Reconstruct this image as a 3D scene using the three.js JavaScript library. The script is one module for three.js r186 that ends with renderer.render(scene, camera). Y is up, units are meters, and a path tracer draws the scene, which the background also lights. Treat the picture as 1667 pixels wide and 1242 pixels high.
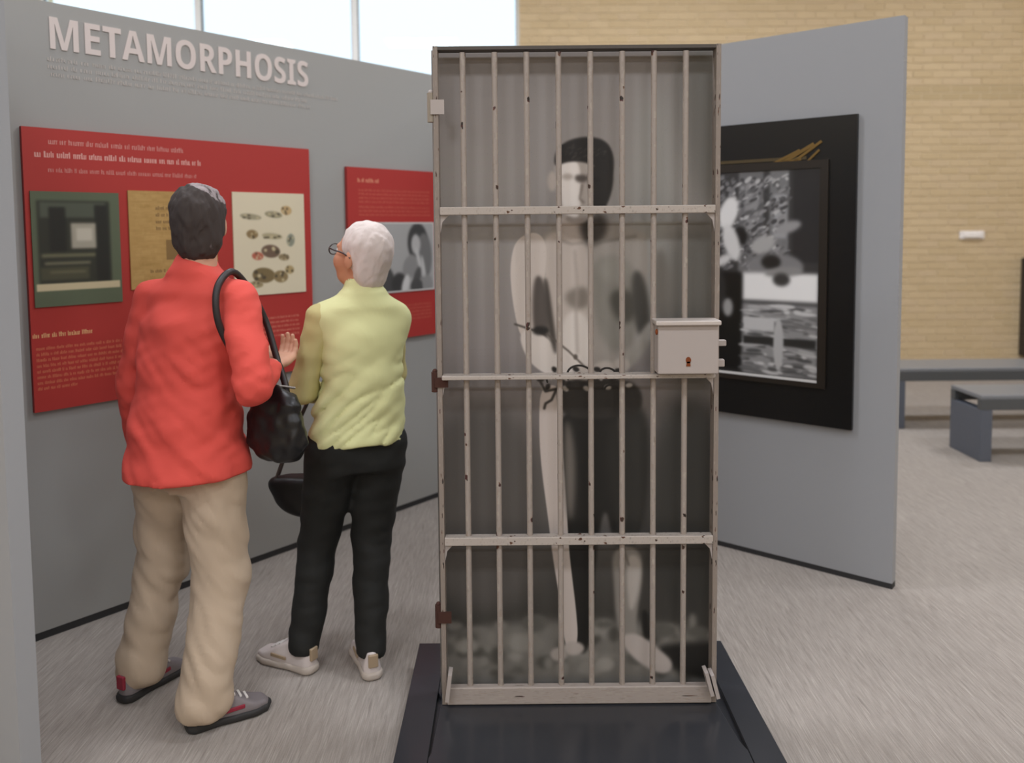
import * as THREE from 'three';
import { RoundedBoxGeometry } from 'three/addons/geometries/RoundedBoxGeometry.js';
import { TextGeometry } from 'three/addons/geometries/TextGeometry.js';
import { FontLoader } from 'three/addons/loaders/FontLoader.js';
import { mergeGeometries } from 'three/addons/utils/BufferGeometryUtils.js';
import { ImprovedNoise } from 'three/addons/math/ImprovedNoise.js';
import { RectAreaLightUniformsLib } from 'three/addons/lights/RectAreaLightUniformsLib.js';

// ---------------------------------------------------------------- camera, sky, exposure
const scene = new THREE.Scene();
const camera = new THREE.PerspectiveCamera(2 * Math.atan(621 / 1332) * 180 / Math.PI, 1667 / 1242, 0.05, 60);
camera.position.set(0, 1.55, 0);
camera.rotation.order = 'YXZ';
camera.rotation.set(-0.0667, 0, -0.009);
camera.setViewOffset(1667, 1242, 0, 161, 1667, 1242);
scene.add(camera);
const renderer = new THREE.WebGLRenderer({ antialias: true });
renderer.toneMapping = THREE.LinearToneMapping;
renderer.toneMappingExposure = 1.0;
renderer.shadowMap.enabled = true;
RectAreaLightUniformsLib.init();
scene.background = new THREE.Color().setRGB(0.93, 1.0, 1.06);      // bright overcast sky outside the clerestory windows
scene.backgroundIntensity = 1.35;
camera.focus = 2.45; camera.userData.fStop = 1.8;
const LAMP = 22.5;                                                  // brightness of each ceiling troffer
const LAMP_COLOR = new THREE.Color().setRGB(0.965, 1.0, 1.07);

// ---------------------------------------------------------------- helpers
let seedState = 12345;
function rnd() { seedState = (seedState * 1664525 + 1013904223) >>> 0; return seedState / 4294967296; }
const rr = (a, b) => a + (b - a) * rnd();
const clamp = (x, a, b) => Math.min(b, Math.max(a, x));
const lerp = (a, b, t) => a + (b - a) * t;
const smooth = (a, b, x) => { const t = clamp((x - a) / (b - a), 0, 1); return t * t * (3 - 2 * t); };
const perlin = new ImprovedNoise();
const noise = (x, y, z) => perlin.noise(x + 31.7, y + 17.3, z + 9.1);
const mat = (color, roughness = 0.7, more = {}) => new THREE.MeshStandardMaterial({ color, roughness, ...more });
const taken = {};
function numbered(name) { const n = taken[name] = (taken[name] ?? -1) + 1; return n ? `${name}_${String(n).padStart(3, '0')}` : name; }
function tag(o, label, category, group) { o.userData = { ...o.userData, label, category }; if (group) o.userData.group = group; return o; }
function thing(name, label, category, [x, y, z] = [0, 0, 0], turn = 0, group) {
  const o = new THREE.Group(); o.name = numbered(name); o.position.set(x, y, z); o.rotation.y = turn; scene.add(o);
  return tag(o, label, category, group);
}
function part(name, geometry, material, parent, [x, y, z] = [0, 0, 0], label) {
  const m = new THREE.Mesh(geometry, material); m.name = name; m.position.set(x, y, z); m.castShadow = m.receiveShadow = true; parent.add(m);
  if (label) m.userData.label = label;
  return m;
}
function struct(name, geometry, material, at, label) {
  const m = part(name, geometry, material, scene, at, label); m.userData.kind = 'structure'; return m;
}
const box = (w, h, d, x = 0, y = 0, z = 0) => new THREE.BoxGeometry(w, h, d).translate(x, y, z);
const rbox = (w, h, d, r = 0.004, x = 0, y = 0, z = 0) => new RoundedBoxGeometry(w, h, d, 2, r).translate(x, y, z);
const V = (x, y, z) => new THREE.Vector3(x, y, z);
const tube = (pts, r, seg = 24, rad = 8) => new THREE.TubeGeometry(new THREE.CatmullRomCurve3(pts.map((p) => V(...p))), seg, r, rad, false);
function canvasTexture(w, h, draw) {
  const c = document.createElement('canvas'); c.width = w; c.height = h; draw(c.getContext('2d'), w, h);
  const t = new THREE.CanvasTexture(c); t.colorSpace = THREE.SRGBColorSpace; t.anisotropy = 4; return t;
}
function dataTexture(w, h, pixel, srgb = true) {
  const d = new Uint8Array(w * h * 4);
  for (let y = 0, i = 0; y < h; y++) for (let x = 0; x < w; x++, i += 4) { const p = pixel(x, y); d[i] = p[0]; d[i + 1] = p[1]; d[i + 2] = p[2]; d[i + 3] = 255; }
  const t = new THREE.DataTexture(d, w, h); t.wrapS = t.wrapT = THREE.RepeatWrapping; t.magFilter = THREE.LinearFilter; t.minFilter = THREE.LinearMipmapLinearFilter; t.generateMipmaps = true;
  if (srgb) t.colorSpace = THREE.SRGBColorSpace; t.needsUpdate = true; return t;
}
// word-like runs of small unreadable marks, for print too small to read in the photograph
function words(ctx, x0, x1, y, h, color, weight = 0.5) {
  ctx.fillStyle = color;
  let x = x0;
  while (x < x1) {
    const n = 2 + Math.floor(rnd() * 7);
    for (let k = 0; k < n && x < x1; k++) {
      const w = h * rr(0.32, 0.62), up = rnd() < 0.3 ? h * 0.35 : 0;
      ctx.fillRect(x, y - up, w * weight, h + up);
      if (rnd() < 0.6) ctx.fillRect(x, y + (rnd() < 0.5 ? 0 : h * 0.78), w * 0.9, h * 0.22);
      x += w;
    }
    x += h * 0.5;
  }
}

// ---------------------------------------------------------------- setting: floor, ceiling, walls, windows
const ROOM = { x0: -6.6, x1: 7.6, z0: -8.6, z1: 8.8, h: 4.8 };
const carpetTex = (() => {
  const n = 1024, v = new Float32Array(n * n);
  for (let k = 0; k < 44000; k++) {               // loop-pile ribs that run along z: many short, thin strokes of lighter and darker yarn
    const x = Math.floor(rnd() * n), y = Math.floor(rnd() * n), len = Math.floor(rr(22, 90)), wd = rnd() < 0.45 ? 1 : 2, s = rr(-1, 1) * 8;
    for (let j = 0; j < len; j++) for (let i = 0; i < wd; i++) v[((y + j) % n) * n + ((x + i) % n)] += s * Math.sin(Math.PI * (j + 0.5) / len);
  }
  return dataTexture(n, n, (x, y) => {
    const s = clamp(v[y * n + x], -22, 22) + rr(-4, 4);
    return [152 + s, 144 + s, 137 + s * 0.97];
  });
})();
carpetTex.repeat.set(0.625, 0.625);
const carpet = mat('#ffffff', 0.96, { map: carpetTex, bumpMap: carpetTex, bumpScale: 0.0006 });
{
  const w = ROOM.x1 - ROOM.x0, d = ROOM.z1 - ROOM.z0, g = box(w, 0.2, d), uv = g.attributes.uv, p = g.attributes.position;
  for (let i = 0; i < uv.count; i++) uv.setXY(i, p.getX(i), p.getZ(i));
  struct('floor', g, carpet, [(ROOM.x0 + ROOM.x1) / 2, -0.1, (ROOM.z0 + ROOM.z1) / 2], 'grey-beige loop carpet with fine ribs');
  struct('ceiling', box(w, 0.2, d), mat('#dcdad4', 0.9), [(ROOM.x0 + ROOM.x1) / 2, ROOM.h + 0.1, (ROOM.z0 + ROOM.z1) / 2], 'off-white flat ceiling');
  const tan = mat('#cdb68a', 0.85);
  struct('wall_left', box(0.25, ROOM.h, d), tan, [ROOM.x0 - 0.125, ROOM.h / 2, (ROOM.z0 + ROOM.z1) / 2], 'plain tan side wall');
  struct('wall_right', box(0.25, ROOM.h, d), tan, [ROOM.x1 + 0.125, ROOM.h / 2, (ROOM.z0 + ROOM.z1) / 2], 'plain tan side wall');
  struct('wall_front', box(w + 0.5, ROOM.h, 0.25), tan, [(ROOM.x0 + ROOM.x1) / 2, ROOM.h / 2, ROOM.z1 + 0.125], 'plain tan wall behind the viewer');
}
// back wall: pale mortar bed in four boxes round the clerestory opening, bricks laid on it one by one
const WIN = { x0: -4.86, x1: 0.10, y0: 2.62, y1: 4.5 };
{
  const zf = ROOM.z0, th = 0.3, X0 = ROOM.x0 - 0.25, X1 = ROOM.x1 + 0.25;
  const bed = mergeGeometries([
    box(X1 - X0, WIN.y0, th, (X0 + X1) / 2, WIN.y0 / 2, zf - th / 2),
    box(X1 - X0, ROOM.h - WIN.y1, th, (X0 + X1) / 2, (ROOM.h + WIN.y1) / 2, zf - th / 2),
    box(WIN.x0 - X0, WIN.y1 - WIN.y0, th, (X0 + WIN.x0) / 2, (WIN.y0 + WIN.y1) / 2, zf - th / 2),
    box(X1 - WIN.x1, WIN.y1 - WIN.y0, th, (X1 + WIN.x1) / 2, (WIN.y0 + WIN.y1) / 2, zf - th / 2),
  ]);
  const wall = struct('wall_back', bed, mat('#dccbab', 0.95), [0, 0, 0], 'tan brick wall with pale mortar joints');
  const L = 0.2032, C = 0.0765, bw = 0.193, bh = 0.0655;
  const tones = ['#ccb692', '#c9b38f', '#ceb894', '#c8b28d', '#cbb593'].map((c) => mat(c, 0.88));
  const bandTone = mat('#bda883', 0.9);
  const bg = [0, 1].map((k) => new RoundedBoxGeometry(bw, bh, 0.016, 1, 0.003));
  const cut = {};
  const single = [], rest = [[], [], [], [], [], []];
  for (let r = 0; r * C + C < ROOM.h; r++) {
    const y = r * C + C / 2, off = (r % 2) * L / 2;
    for (let i = -34; i < 40; i++) {
      let xa = i * L + off - bw / 2, xb = xa + bw;
      xa = Math.max(xa, ROOM.x0); xb = Math.min(xb, ROOM.x1);
      if (xb - xa < 0.02) continue;
      if (y + bh / 2 > WIN.y0 && y - bh / 2 < WIN.y1 && xb > WIN.x0 && xa < WIN.x1) {
        if (y > WIN.y0 && y < WIN.y1) { if (xa < WIN.x0) xb = Math.min(xb, WIN.x0 - 0.002); else if (xb > WIN.x1) xa = Math.max(xa, WIN.x1 + 0.002); else continue; } else continue;
        if (xb - xa < 0.02) continue;
      }
      const band = r === 37 || r === 38, tone = band ? 5 : Math.floor(rnd() * 5), z = zf + (band ? -0.003 : 0.0) + rr(-0.0008, 0.0008);
      single.push({ x: (xa + xb) / 2, w: xb - xa, y, z, tone, seen: xa > 3.93 && xa < 5.75 && y < 3.0 });
    }
  }
  let count = 0;
  for (const b of single) {
    if (b.seen && count < 300) {
      count++;
      const key = b.w.toFixed(3);
      const g = b.w > bw - 0.001 ? bg[0] : (cut[key] ??= new RoundedBoxGeometry(b.w, bh, 0.016, 1, 0.003));
      part('brick', g, b.tone === 5 ? bandTone : tones[b.tone], wall, [b.x, b.y, b.z]);
    } else rest[b.tone].push(box(b.w, bh, 0.016, b.x, b.y, b.z));
  }
  rest.forEach((list, k) => { if (list.length) part('brickwork', mergeGeometries(list), k === 5 ? bandTone : tones[k], wall).userData.kind = 'stuff'; });
  // windows: light metal frames, thin dark gasket, clear panes
  const frameM = mat('#e9eaea', 0.5), gasket = mat('#4a4f55', 0.6), glass = new THREE.MeshPhysicalMaterial({ color: '#f4fbff', roughness: 0.02, transmission: 1, thickness: 0, ior: 1.45 });
  const xs = [-4.86, -3.232, -1.609, 0.10];
  for (let k = 0; k < 3; k++) {
    const a = xs[k], b = xs[k + 1], w = b - a, h = WIN.y1 - WIN.y0, f = 0.03;
    const fr = mergeGeometries([box(w, f, 0.1, 0, f / 2, 0), box(w, f, 0.1, 0, h - f / 2, 0), box(f, h - 2 * f, 0.1, -w / 2 + f / 2, h / 2, 0), box(f, h - 2 * f, 0.1, w / 2 - f / 2, h / 2, 0)]);
    const win = struct(`window_${k + 1}`, fr, frameM, [(a + b) / 2, WIN.y0, zf - 0.1], 'tall clerestory window with a slim white metal frame');
    part('pane', box(w - 2 * f, h - 2 * f, 0.006), glass, win, [0, h / 2, 0]);
    part('gasket', mergeGeometries([-1, 1].map((s) => box(0.008, h - 2 * f, 0.03, s * (w / 2 - f - 0.004), h / 2, 0.02))), gasket, win);
  }
  struct('trim_1', box(WIN.x1 - WIN.x0 + 0.1, 0.03, 0.1), frameM, [(WIN.x0 + WIN.x1) / 2, WIN.y0 - 0.015, zf + 0.045], 'white window sill');
  struct('baseboard_back', box(ROOM.x1 - ROOM.x0, 0.1, 0.02), mat('#4c4740', 0.7), [(ROOM.x0 + ROOM.x1) / 2, 0.05, zf + 0.018], 'dark rubber baseboard');
}
// ceiling troffers: glowing diffuser in a white frame, an area light of the same size just below
{
  const frameM = mat('#e6e6e3', 0.5), glow = mat('#ffffff', 0.6, { emissive: LAMP_COLOR, emissiveIntensity: 0.9 });
  const rows = [['far', -6.4], ['middle', -3.1], ['near', 0.4], ['second nearest', 3.9], ['nearest', 7.2]], cols = [['far left', -4.4], ['left', -1.5], ['right', 1.6], ['far right', 4.8]];  // two nearest rows are added, unseen, to brighten surfaces facing the camera
  for (const [rn, z] of rows) for (const [cn, x] of cols) {
    const t = thing('ceiling_light', `unseen white ceiling troffer in the ${rn} row, ${cn} column`, 'ceiling light', [x, ROOM.h - 0.03, z], 0, 'ceiling troffers');
    part('frame', mergeGeometries([box(1.3, 0.06, 0.05, 0, 0, 0.325), box(1.3, 0.06, 0.05, 0, 0, -0.325), box(0.05, 0.06, 0.6, 0.625, 0, 0), box(0.05, 0.06, 0.6, -0.625, 0, 0)]), frameM, t);
    part('diffuser', box(1.2, 0.02, 0.6), glow, t, [0, 0.01, 0]);
    const l = new THREE.RectAreaLight(LAMP_COLOR, LAMP, 1.2, 0.6);
    l.name = 'lamp_light'; l.position.set(0, -0.035, 0); l.rotation.x = -Math.PI / 2; t.add(l);
  }
}

// ---------------------------------------------------------------- exhibition panels
const wallGrey = mat('#a0a09e', 0.85), wallGreyCool = mat('#999b9f', 0.85), trimDark = mat('#2c2c2e', 0.7);
const LEFT = { at: [-1.829, 0, -2.992], turn: Math.atan2(0.764, 0.646) };      // local x runs along the panel, +z is its face
const RIGHT = { at: [0.994, 0, -3.885], turn: Math.atan2(-0.634, 0.774) };
const PH = 2.408;
const font = await new FontLoader().loadAsync('fonts/droid/droid_sans_bold.typeface.json');
{
  const p = thing('exhibition_panel', 'long grey exhibition panel carrying the METAMORPHOSIS title and two red boards', 'partition', LEFT.at, LEFT.turn);
  const s0 = -0.37, s1 = 2.46;
  part('panel_board', box(s1 - s0, PH - 0.03, 0.05, (s0 + s1) / 2, 0.03 + (PH - 0.03) / 2, -0.025), wallGrey, p);
  part('base_strip', box(s1 - s0, 0.03, 0.046, (s0 + s1) / 2, 0.015, -0.025), trimDark, p, [0, 0, 0], 'dark strip along the floor');
  const white = mat('#d6cbc7', 0.6), faint = mat('#b8b2ad', 0.7);
  const title = 'METAMORPHOSIS', hgt = 0.118; let x = 0, made = [];
  for (const ch of title) {
    const g = new TextGeometry(ch, { font, size: 1, depth: 0.02, curveSegments: 5 }); g.computeBoundingBox();
    const adv = font.data.glyphs[ch].ha / font.data.resolution; made.push([g, x]); x += adv * 0.985;
  }
  const sx = 1.175 / x, capH = 0.714 * 1.39;
  for (const [g, gx] of made) { g.scale(sx, hgt / capH, 0.15); part('letter', g, white, p, [0.152 + gx * sx, 2.236, 0.001]); }
  for (const [y, a, b] of [[2.196, 0.155, 1.50], [2.168, 0.155, 1.32], [2.140, 0.165, 1.33]]) {
    const list = []; let q = a;
    while (q < b) {
      const n = 2 + Math.floor(rnd() * 7);
      for (let k = 0; k < n && q < b; k++) {
        const w = rr(0.007, 0.012), up = rnd() < 0.3 ? 0.005 : 0;
        list.push(box(w * 0.4, 0.013 + up, 0.001, q, y + up / 2, 0.0008));
        if (rnd() < 0.6) list.push(box(w * 0.75, 0.003, 0.001, q + w * 0.2, y + (rnd() < 0.5 ? 0.005 : -0.005), 0.0008));
        q += w;
      }
      q += 0.008;
    }
    part('text_line', mergeGeometries(list), faint, p, [0, 0, 0], 'line of small pale lettering too fine to read');
  }
}
{
  const p = thing('exhibition_panel', 'narrow grey return panel cut off by the left edge of the picture', 'partition', [LEFT.at[0] - 0.32 * 0.646, 0, LEFT.at[2] + 0.32 * 0.764], LEFT.turn);
  part('panel_board', box(0.05, PH - 0.03, 1.0, -0.025, 0.03 + (PH - 0.03) / 2, 0.501), wallGreyCool, p);
  part('base_strip', box(0.046, 0.03, 0.99, -0.025, 0.015, 0.501), trimDark, p);
}
{
  const p = thing('exhibition_panel', 'grey exhibition panel behind the cell door carrying the black framed poster', 'partition', RIGHT.at, RIGHT.turn);
  const k0 = -1.578, k1 = 0.789;
  part('panel_board', box(k1 - k0, PH - 0.035, 0.05, (k0 + k1) / 2, 0.025 + (PH - 0.035) / 2, -0.025), wallGreyCool, p);
  part('base_strip', box(k1 - k0, 0.025, 0.046, (k0 + k1) / 2, 0.0125, -0.025), trimDark, p);
}
// red text boards on the long panel
const RED = '#ae322d';
function onLeft(s, y, out = 0) { return [LEFT.at[0] + 0.646 * s + 0.764 * out, y, LEFT.at[2] - 0.764 * s + 0.646 * out]; }
function printMaterial(tex, rough = 0.55) { return mat('#ffffff', rough, { map: tex }); }
function boardMesh(name, w, h, d, tex, side, parent, at, label, rough) {
  const s = mat(side, 0.6), g = new THREE.BoxGeometry(w, h, d);
  return part(name, g, [s, s, s, s, printMaterial(tex, rough), s], parent, at, label);
}
{
  const x0 = 0.045, x1 = 1.302, y0 = 0.877, y1 = 1.937, w = x1 - x0, h = y1 - y0, S = 1000;
  const b = thing('text_board', 'large red text board with three pictures, behind the person in the coral jacket', 'board', onLeft((x0 + x1) / 2, y0, 0.003), LEFT.turn);
  const X = (s) => (s - x0) * S, Y = (y) => (y1 - y) * S;
  const tex = canvasTexture(Math.round(w * S), Math.round(h * S), (c, W, H) => {
    c.fillStyle = RED; c.fillRect(0, 0, W, H);
    words(c, X(0.135), X(0.66), Y(1.893), 15, '#c98d86'); words(c, X(0.085), X(0.74), Y(1.845), 17, '#d9a69e', 0.6); words(c, X(0.13), X(0.72), Y(1.787), 13, '#c4837c');
    words(c, X(0.05), X(0.27), Y(1.168), 13, '#dfb27c', 0.6);
    for (let k = 0; k < 8; k++) words(c, X(0.06), X(k === 7 ? 0.2 : 0.375), Y(1.118 - k * 0.0215), 9, '#c9714f', 0.6);
    words(c, X(0.42), X(0.62), Y(1.168), 13, '#dfb27c', 0.6);
    for (let k = 0; k < 7; k++) words(c, X(0.42), X(0.80), Y(1.118 - k * 0.0215), 9, '#c9714f', 0.6);
    words(c, X(0.93), X(1.04), Y(1.178), 9, '#dfb27c', 0.6);
    for (let k = 0; k < 5; k++) words(c, X(0.93), X(1.22), Y(1.145 - k * 0.021), 8, '#cd7a66', 0.6);
  });
  boardMesh('panel_board', w, h, 0.018, tex, '#8e2522', b, [0, h / 2, 0.009]);
  // green mounted photograph: a stage set in low light, pale strip below
  const gt = canvasTexture(330, 440, (c, W, H) => {
    c.fillStyle = '#5b6650'; c.fillRect(0, 0, W, H);
    c.filter = 'blur(5px)';
    c.fillStyle = '#2e3128'; c.fillRect(20, 35, 270, 320); c.fillStyle = '#50574a'; c.fillRect(30, 40, 245, 60);
    c.fillStyle = '#1e211c'; c.fillRect(62, 60, 60, 170); c.fillRect(232, 50, 50, 300);
    c.fillStyle = '#a9a595'; c.fillRect(140, 120, 95, 100); c.fillStyle = '#c9c5b5'; c.fillRect(160, 140, 60, 50);
    c.fillStyle = '#6f6f55'; c.fillRect(30, 238, 200, 14); c.fillStyle = '#7d7b62'; c.fillRect(40, 270, 170, 10); c.fillStyle = '#4a4b38'; c.fillRect(24, 290, 180, 50); c.fillStyle = '#6f6a50'; c.fillRect(60, 305, 130, 8);
    c.filter = 'blur(2px)'; c.fillStyle = '#cbbf9c'; c.fillRect(8, 352, 314, 28);
    c.filter = 'none';
  });
  boardMesh('mounted_photo', 0.322, 0.432, 0.006, gt, '#4a5442', b, [0.223 - (x0 + x1) / 2, 1.486 - y0, 0.021], 'green mounted photograph of a dim stage set');
  const dt = canvasTexture(380, 430, (c, W, H) => {
    c.fillStyle = '#b59257'; c.fillRect(0, 0, W, H);
    for (let k = 0; k < 900; k++) { c.fillStyle = rnd() < 0.5 ? 'rgba(150,115,60,0.12)' : 'rgba(205,172,110,0.12)'; c.fillRect(rnd() * W, rnd() * H, rr(10, 60), rr(4, 20)); }
    c.fillStyle = '#8c6c3c'; for (let k = 0; k < 4; k++) words(c, 110, 300, 70 + k * 30, 12, '#7a5e36', 0.6);
    c.fillStyle = '#85683c'; c.fillRect(150, 215, 120, 90);
    words(c, 80, 320, 350, 10, '#7a5e36', 0.6);
  });
  boardMesh('document_print', 0.382, 0.40, 0.006, dt, '#9a7c4a', b, [0.612 - (x0 + x1) / 2, 1.514 - y0, 0.021], 'tan aged document');
  const pt = canvasTexture(380, 470, (c, W, H) => {
    c.fillStyle = '#ddd3b8'; c.fillRect(0, 0, W, H);
    c.filter = 'blur(3px)';
    const spots = [[90, 110, 110, 26, '#a19a80'], [210, 100, 95, 30, '#9b9478'], [280, 80, 60, 44, '#c4a778'], [95, 190, 60, 40, '#8d7752'], [200, 200, 110, 28, '#b3a988'], [300, 220, 44, 60, '#8b8f7f'],
      [190, 270, 100, 60, '#6f5a4a'], [120, 290, 60, 36, '#b2604c'], [260, 300, 60, 30, '#8f7f60'], [150, 380, 120, 70, '#7b6a48'], [240, 390, 80, 56, '#8d7a55'], [110, 420, 70, 30, '#9a8c68'], [290, 360, 50, 40, '#b29d70']];
    for (const [x, y, a, b2, col] of spots) {
      c.fillStyle = col; c.beginPath(); c.ellipse(x, y, a / 2, b2 / 2, 0.1, 0, 7); c.fill();
      for (let k = 0; k < 5; k++) { c.fillStyle = rnd() < 0.5 ? '#4d4535' : '#c9bb95'; c.beginPath(); c.ellipse(x + rr(-a, a) * 0.35, y + rr(-b2, b2) * 0.35, a * 0.09, b2 * 0.12, 0, 0, 7); c.fill(); }
    }
    c.filter = 'none';
  });
  boardMesh('illustrated_page', 0.378, 0.468, 0.006, pt, '#cfc5a8', b, [1.072 - (x0 + x1) / 2, 1.487 - y0, 0.021], 'cream page with small brown and grey drawings');
}
{
  const x0 = 1.527, x1 = 2.15, y0 = 0.958, y1 = 1.866, w = x1 - x0, h = y1 - y0, S = 1000;
  const b = thing('text_board', 'smaller red text board with a grey photograph, above the person in the lime vest', 'board', onLeft((x0 + x1) / 2, y0, 0.003), LEFT.turn);
  const X = (s) => (s - x0) * S, Y = (y) => (y1 - y) * S;
  const tex = canvasTexture(Math.round(w * S), Math.round(h * S), (c, W, H) => {
    c.fillStyle = RED; c.fillRect(0, 0, W, H);
    words(c, X(1.595), X(1.735), Y(1.806), 16, '#d98d70', 0.6);
    for (let k = 0; k < 4; k++) words(c, X(1.60), X(2.10), Y(1.755 - k * 0.020), 9, '#bf5b48', 0.55);
    for (let k = 0; k < 3; k++) words(c, X(1.60), X(2.10), Y(1.668 - k * 0.020), 9, '#bf5b48', 0.55);
    for (let k = 0; k < 5; k++) words(c, X(1.60), X(2.10), Y(1.138 - k * 0.019), 8, '#bf5f4a', 0.55);
  });
  boardMesh('panel_board', w, h, 0.018, tex, '#8e2522', b, [0, h / 2, 0.009]);
  const ph = canvasTexture(534, 374, (c, W, H) => {
    c.fillStyle = '#a9a9a9'; c.fillRect(0, 0, W, H); c.filter = 'blur(7px)';
    const g = (col, x, y, a, b2, r = 0) => { c.fillStyle = col; c.beginPath(); c.ellipse(x, y, a, b2, r, 0, 7); c.fill(); };
    g('#585858', 130, 120, 70, 100); g('#bdbdbd', 130, 130, 40, 60); g('#4a4a4a', 130, 330, 110, 120);
    g('#3f3f3f', 410, 110, 75, 105); g('#747474', 455, 190, 60, 130); g('#b9b9b9', 395, 120, 34, 55); g('#8d8d8d', 350, 240, 50, 70, 0.5); g('#c7c7c7', 420, 220, 14, 90, -0.3); g('#555555', 400, 300, 26, 60, 0.4); g('#cfcfcf', 450, 250, 10, 70, -0.2);
    g('#3b3b3b', 270, 330, 55, 60); g('#d2d2d2', 315, 340, 26, 60, 0.3); g('#4c4c4c', 400, 350, 50, 40); g('#8f8f8f', 480, 340, 40, 50);
    c.filter = 'none'; c.strokeStyle = '#c6c4c2'; c.lineWidth = 10; c.strokeRect(4, 4, W - 8, H - 8);
  });
  boardMesh('photo_print', 0.534, 0.376, 0.006, ph, '#b9b6b4', b, [1.858 - (x0 + x1) / 2, 1.398 - y0, 0.021], 'grey photograph of two figures');
}
// black framed poster on the right panel
{
  const k0 = -0.345, k1 = 0.618, y0 = 0.665, y1 = 2.016, w = k1 - k0, h = y1 - y0, mid = (k0 + k1) / 2, out = 0.002;
  const f = thing('framed_poster', 'large black framed poster with a black and white street photograph', 'poster', [RIGHT.at[0] + 0.774 * mid - 0.634 * out, y0, RIGHT.at[2] + 0.634 * mid + 0.774 * out], RIGHT.turn);
  const black = mat('#0d0d0e', 0.35), brown = mat('#231d17', 0.4), gold = mat('#745a2a', 0.45, { metalness: 0.3 });
  part('backing', box(w, h, 0.02), black, f, [0, h / 2, 0.01]);
  const iw = 0.735, ih = 1.0, icx = 0.137 - mid, icy = 1.333 - y0;
  part('inner_frame', mergeGeometries([box(iw, 0.035, 0.012, icx, icy + ih / 2 - 0.0175, 0.025), box(iw, 0.022, 0.012, icx, icy - ih / 2 + 0.011, 0.025), box(0.035, ih - 0.057, 0.012, icx - iw / 2 + 0.0175, icy - 0.0065, 0.025), box(0.035, ih - 0.057, 0.012, icx + iw / 2 - 0.0175, icy - 0.0065, 0.025)]), brown, f);
  const tex = canvasTexture(680, 960, (c, W, H) => {
    c.fillStyle = '#3a3a3b'; c.fillRect(0, 0, W, H); c.filter = 'blur(6px)';
    const g = (col, x, y, a, b2, r = 0) => { c.fillStyle = col; c.beginPath(); c.ellipse(x, y, a, b2, r, 0, 7); c.fill(); };
    const q = (col, x, y, a, b2) => { c.fillStyle = col; c.fillRect(x, y, a, b2); };
    q('#6e6e70', 300, 0, 120, 480); q('#8a8a8c', 330, 40, 70, 250); q('#77787a', 450, 0, 90, 420); q('#9b9c9f', 470, 110, 60, 200); q('#2c2c2e', 560, 0, 120, 420);
    c.filter = 'blur(3px)';
    for (let k = 0; k < 420; k++) g(['#8f8f91', '#5c5c5e', '#b5b5b6', '#454547', '#737375'][Math.floor(rnd() * 5)], rr(150, 540), rr(20, 460), rr(4, 24), rr(3, 11), -0.6 + rr(-0.3, 0.3));
    c.filter = 'blur(8px)';
    g('#dedede', 250, 190, 46, 80, 0.3); g('#1c1c1c', 310, 300, 36, 44); g('#d4d4d4', 265, 330, 40, 90, -0.3); g('#cfcfcf', 215, 420, 60, 22, -0.5); g('#a8a8a8', 420, 340, 60, 40, -0.4); g('#969698', 540, 260, 60, 26, -0.3);
    q('#141414', 150, 470, 170, 470); g('#2c2c2c', 180, 560, 60, 120); g('#9a9a9a', 250, 640, 26, 44); g('#7d7d7f', 480, 440, 130, 60); g('#232323', 460, 420, 46, 34);
    q('#e9e9e9', 325, 470, 355, 130); g('#8a8a8a', 520, 465, 90, 22, -0.1); g('#3b3b3b', 510, 500, 40, 30);
    q('#8c8c8d', 325, 615, 355, 330); c.filter = 'blur(4px)'; for (let k = 0; k < 160; k++) g(['#a9a9aa', '#6a6a6b', '#c4c4c5', '#4d4d4e'][Math.floor(rnd() * 4)], rr(330, 670), rr(620, 940), rr(10, 60), rr(3, 10), 0.05 + rr(-0.15, 0.15));
    q('#bcbcbd', 330, 680, 150, 60); q('#2b2b2b', 330, 770, 340, 36); g('#b0b0b1', 500, 800, 24, 120);
    q('#565657', 0, 0, 150, 960); g('#8a8a8b', 80, 300, 60, 180);
    c.filter = 'none'; c.fillStyle = '#d8d8d8'; c.fillRect(0, 948, W, 12);
  });
  boardMesh('photo_print', iw - 0.07, ih - 0.057, 0.006, tex, '#202020', f, [icx, icy - 0.0065, 0.023], 'black and white street photograph', 0.3);
  const em = [];
  for (const [x, y, l, a, t] of [[0.30, 1.845, 0.17, 0.42, 0.012], [0.36, 1.86, 0.18, 0.5, 0.015], [0.41, 1.87, 0.15, 0.6, 0.012], [0.335, 1.835, 0.10, 0.1, 0.01], [0.43, 1.845, 0.09, 0.75, 0.01]])
    em.push(new RoundedBoxGeometry(l, t, 0.003, 1, 0.001).rotateZ(a).translate(x - mid, y - y0, 0.0335 - 0.01));
  part('gold_emblem', mergeGeometries(em), gold, f, [0, 0, 0], 'gold slanted emblem strokes');
  part('gold_line', box(0.62, 0.014, 0.003), mat('#4a3d22', 0.45), f, [icx - 0.04, icy + ih / 2 + 0.012, 0.0215], 'dull gold rule');
}

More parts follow.
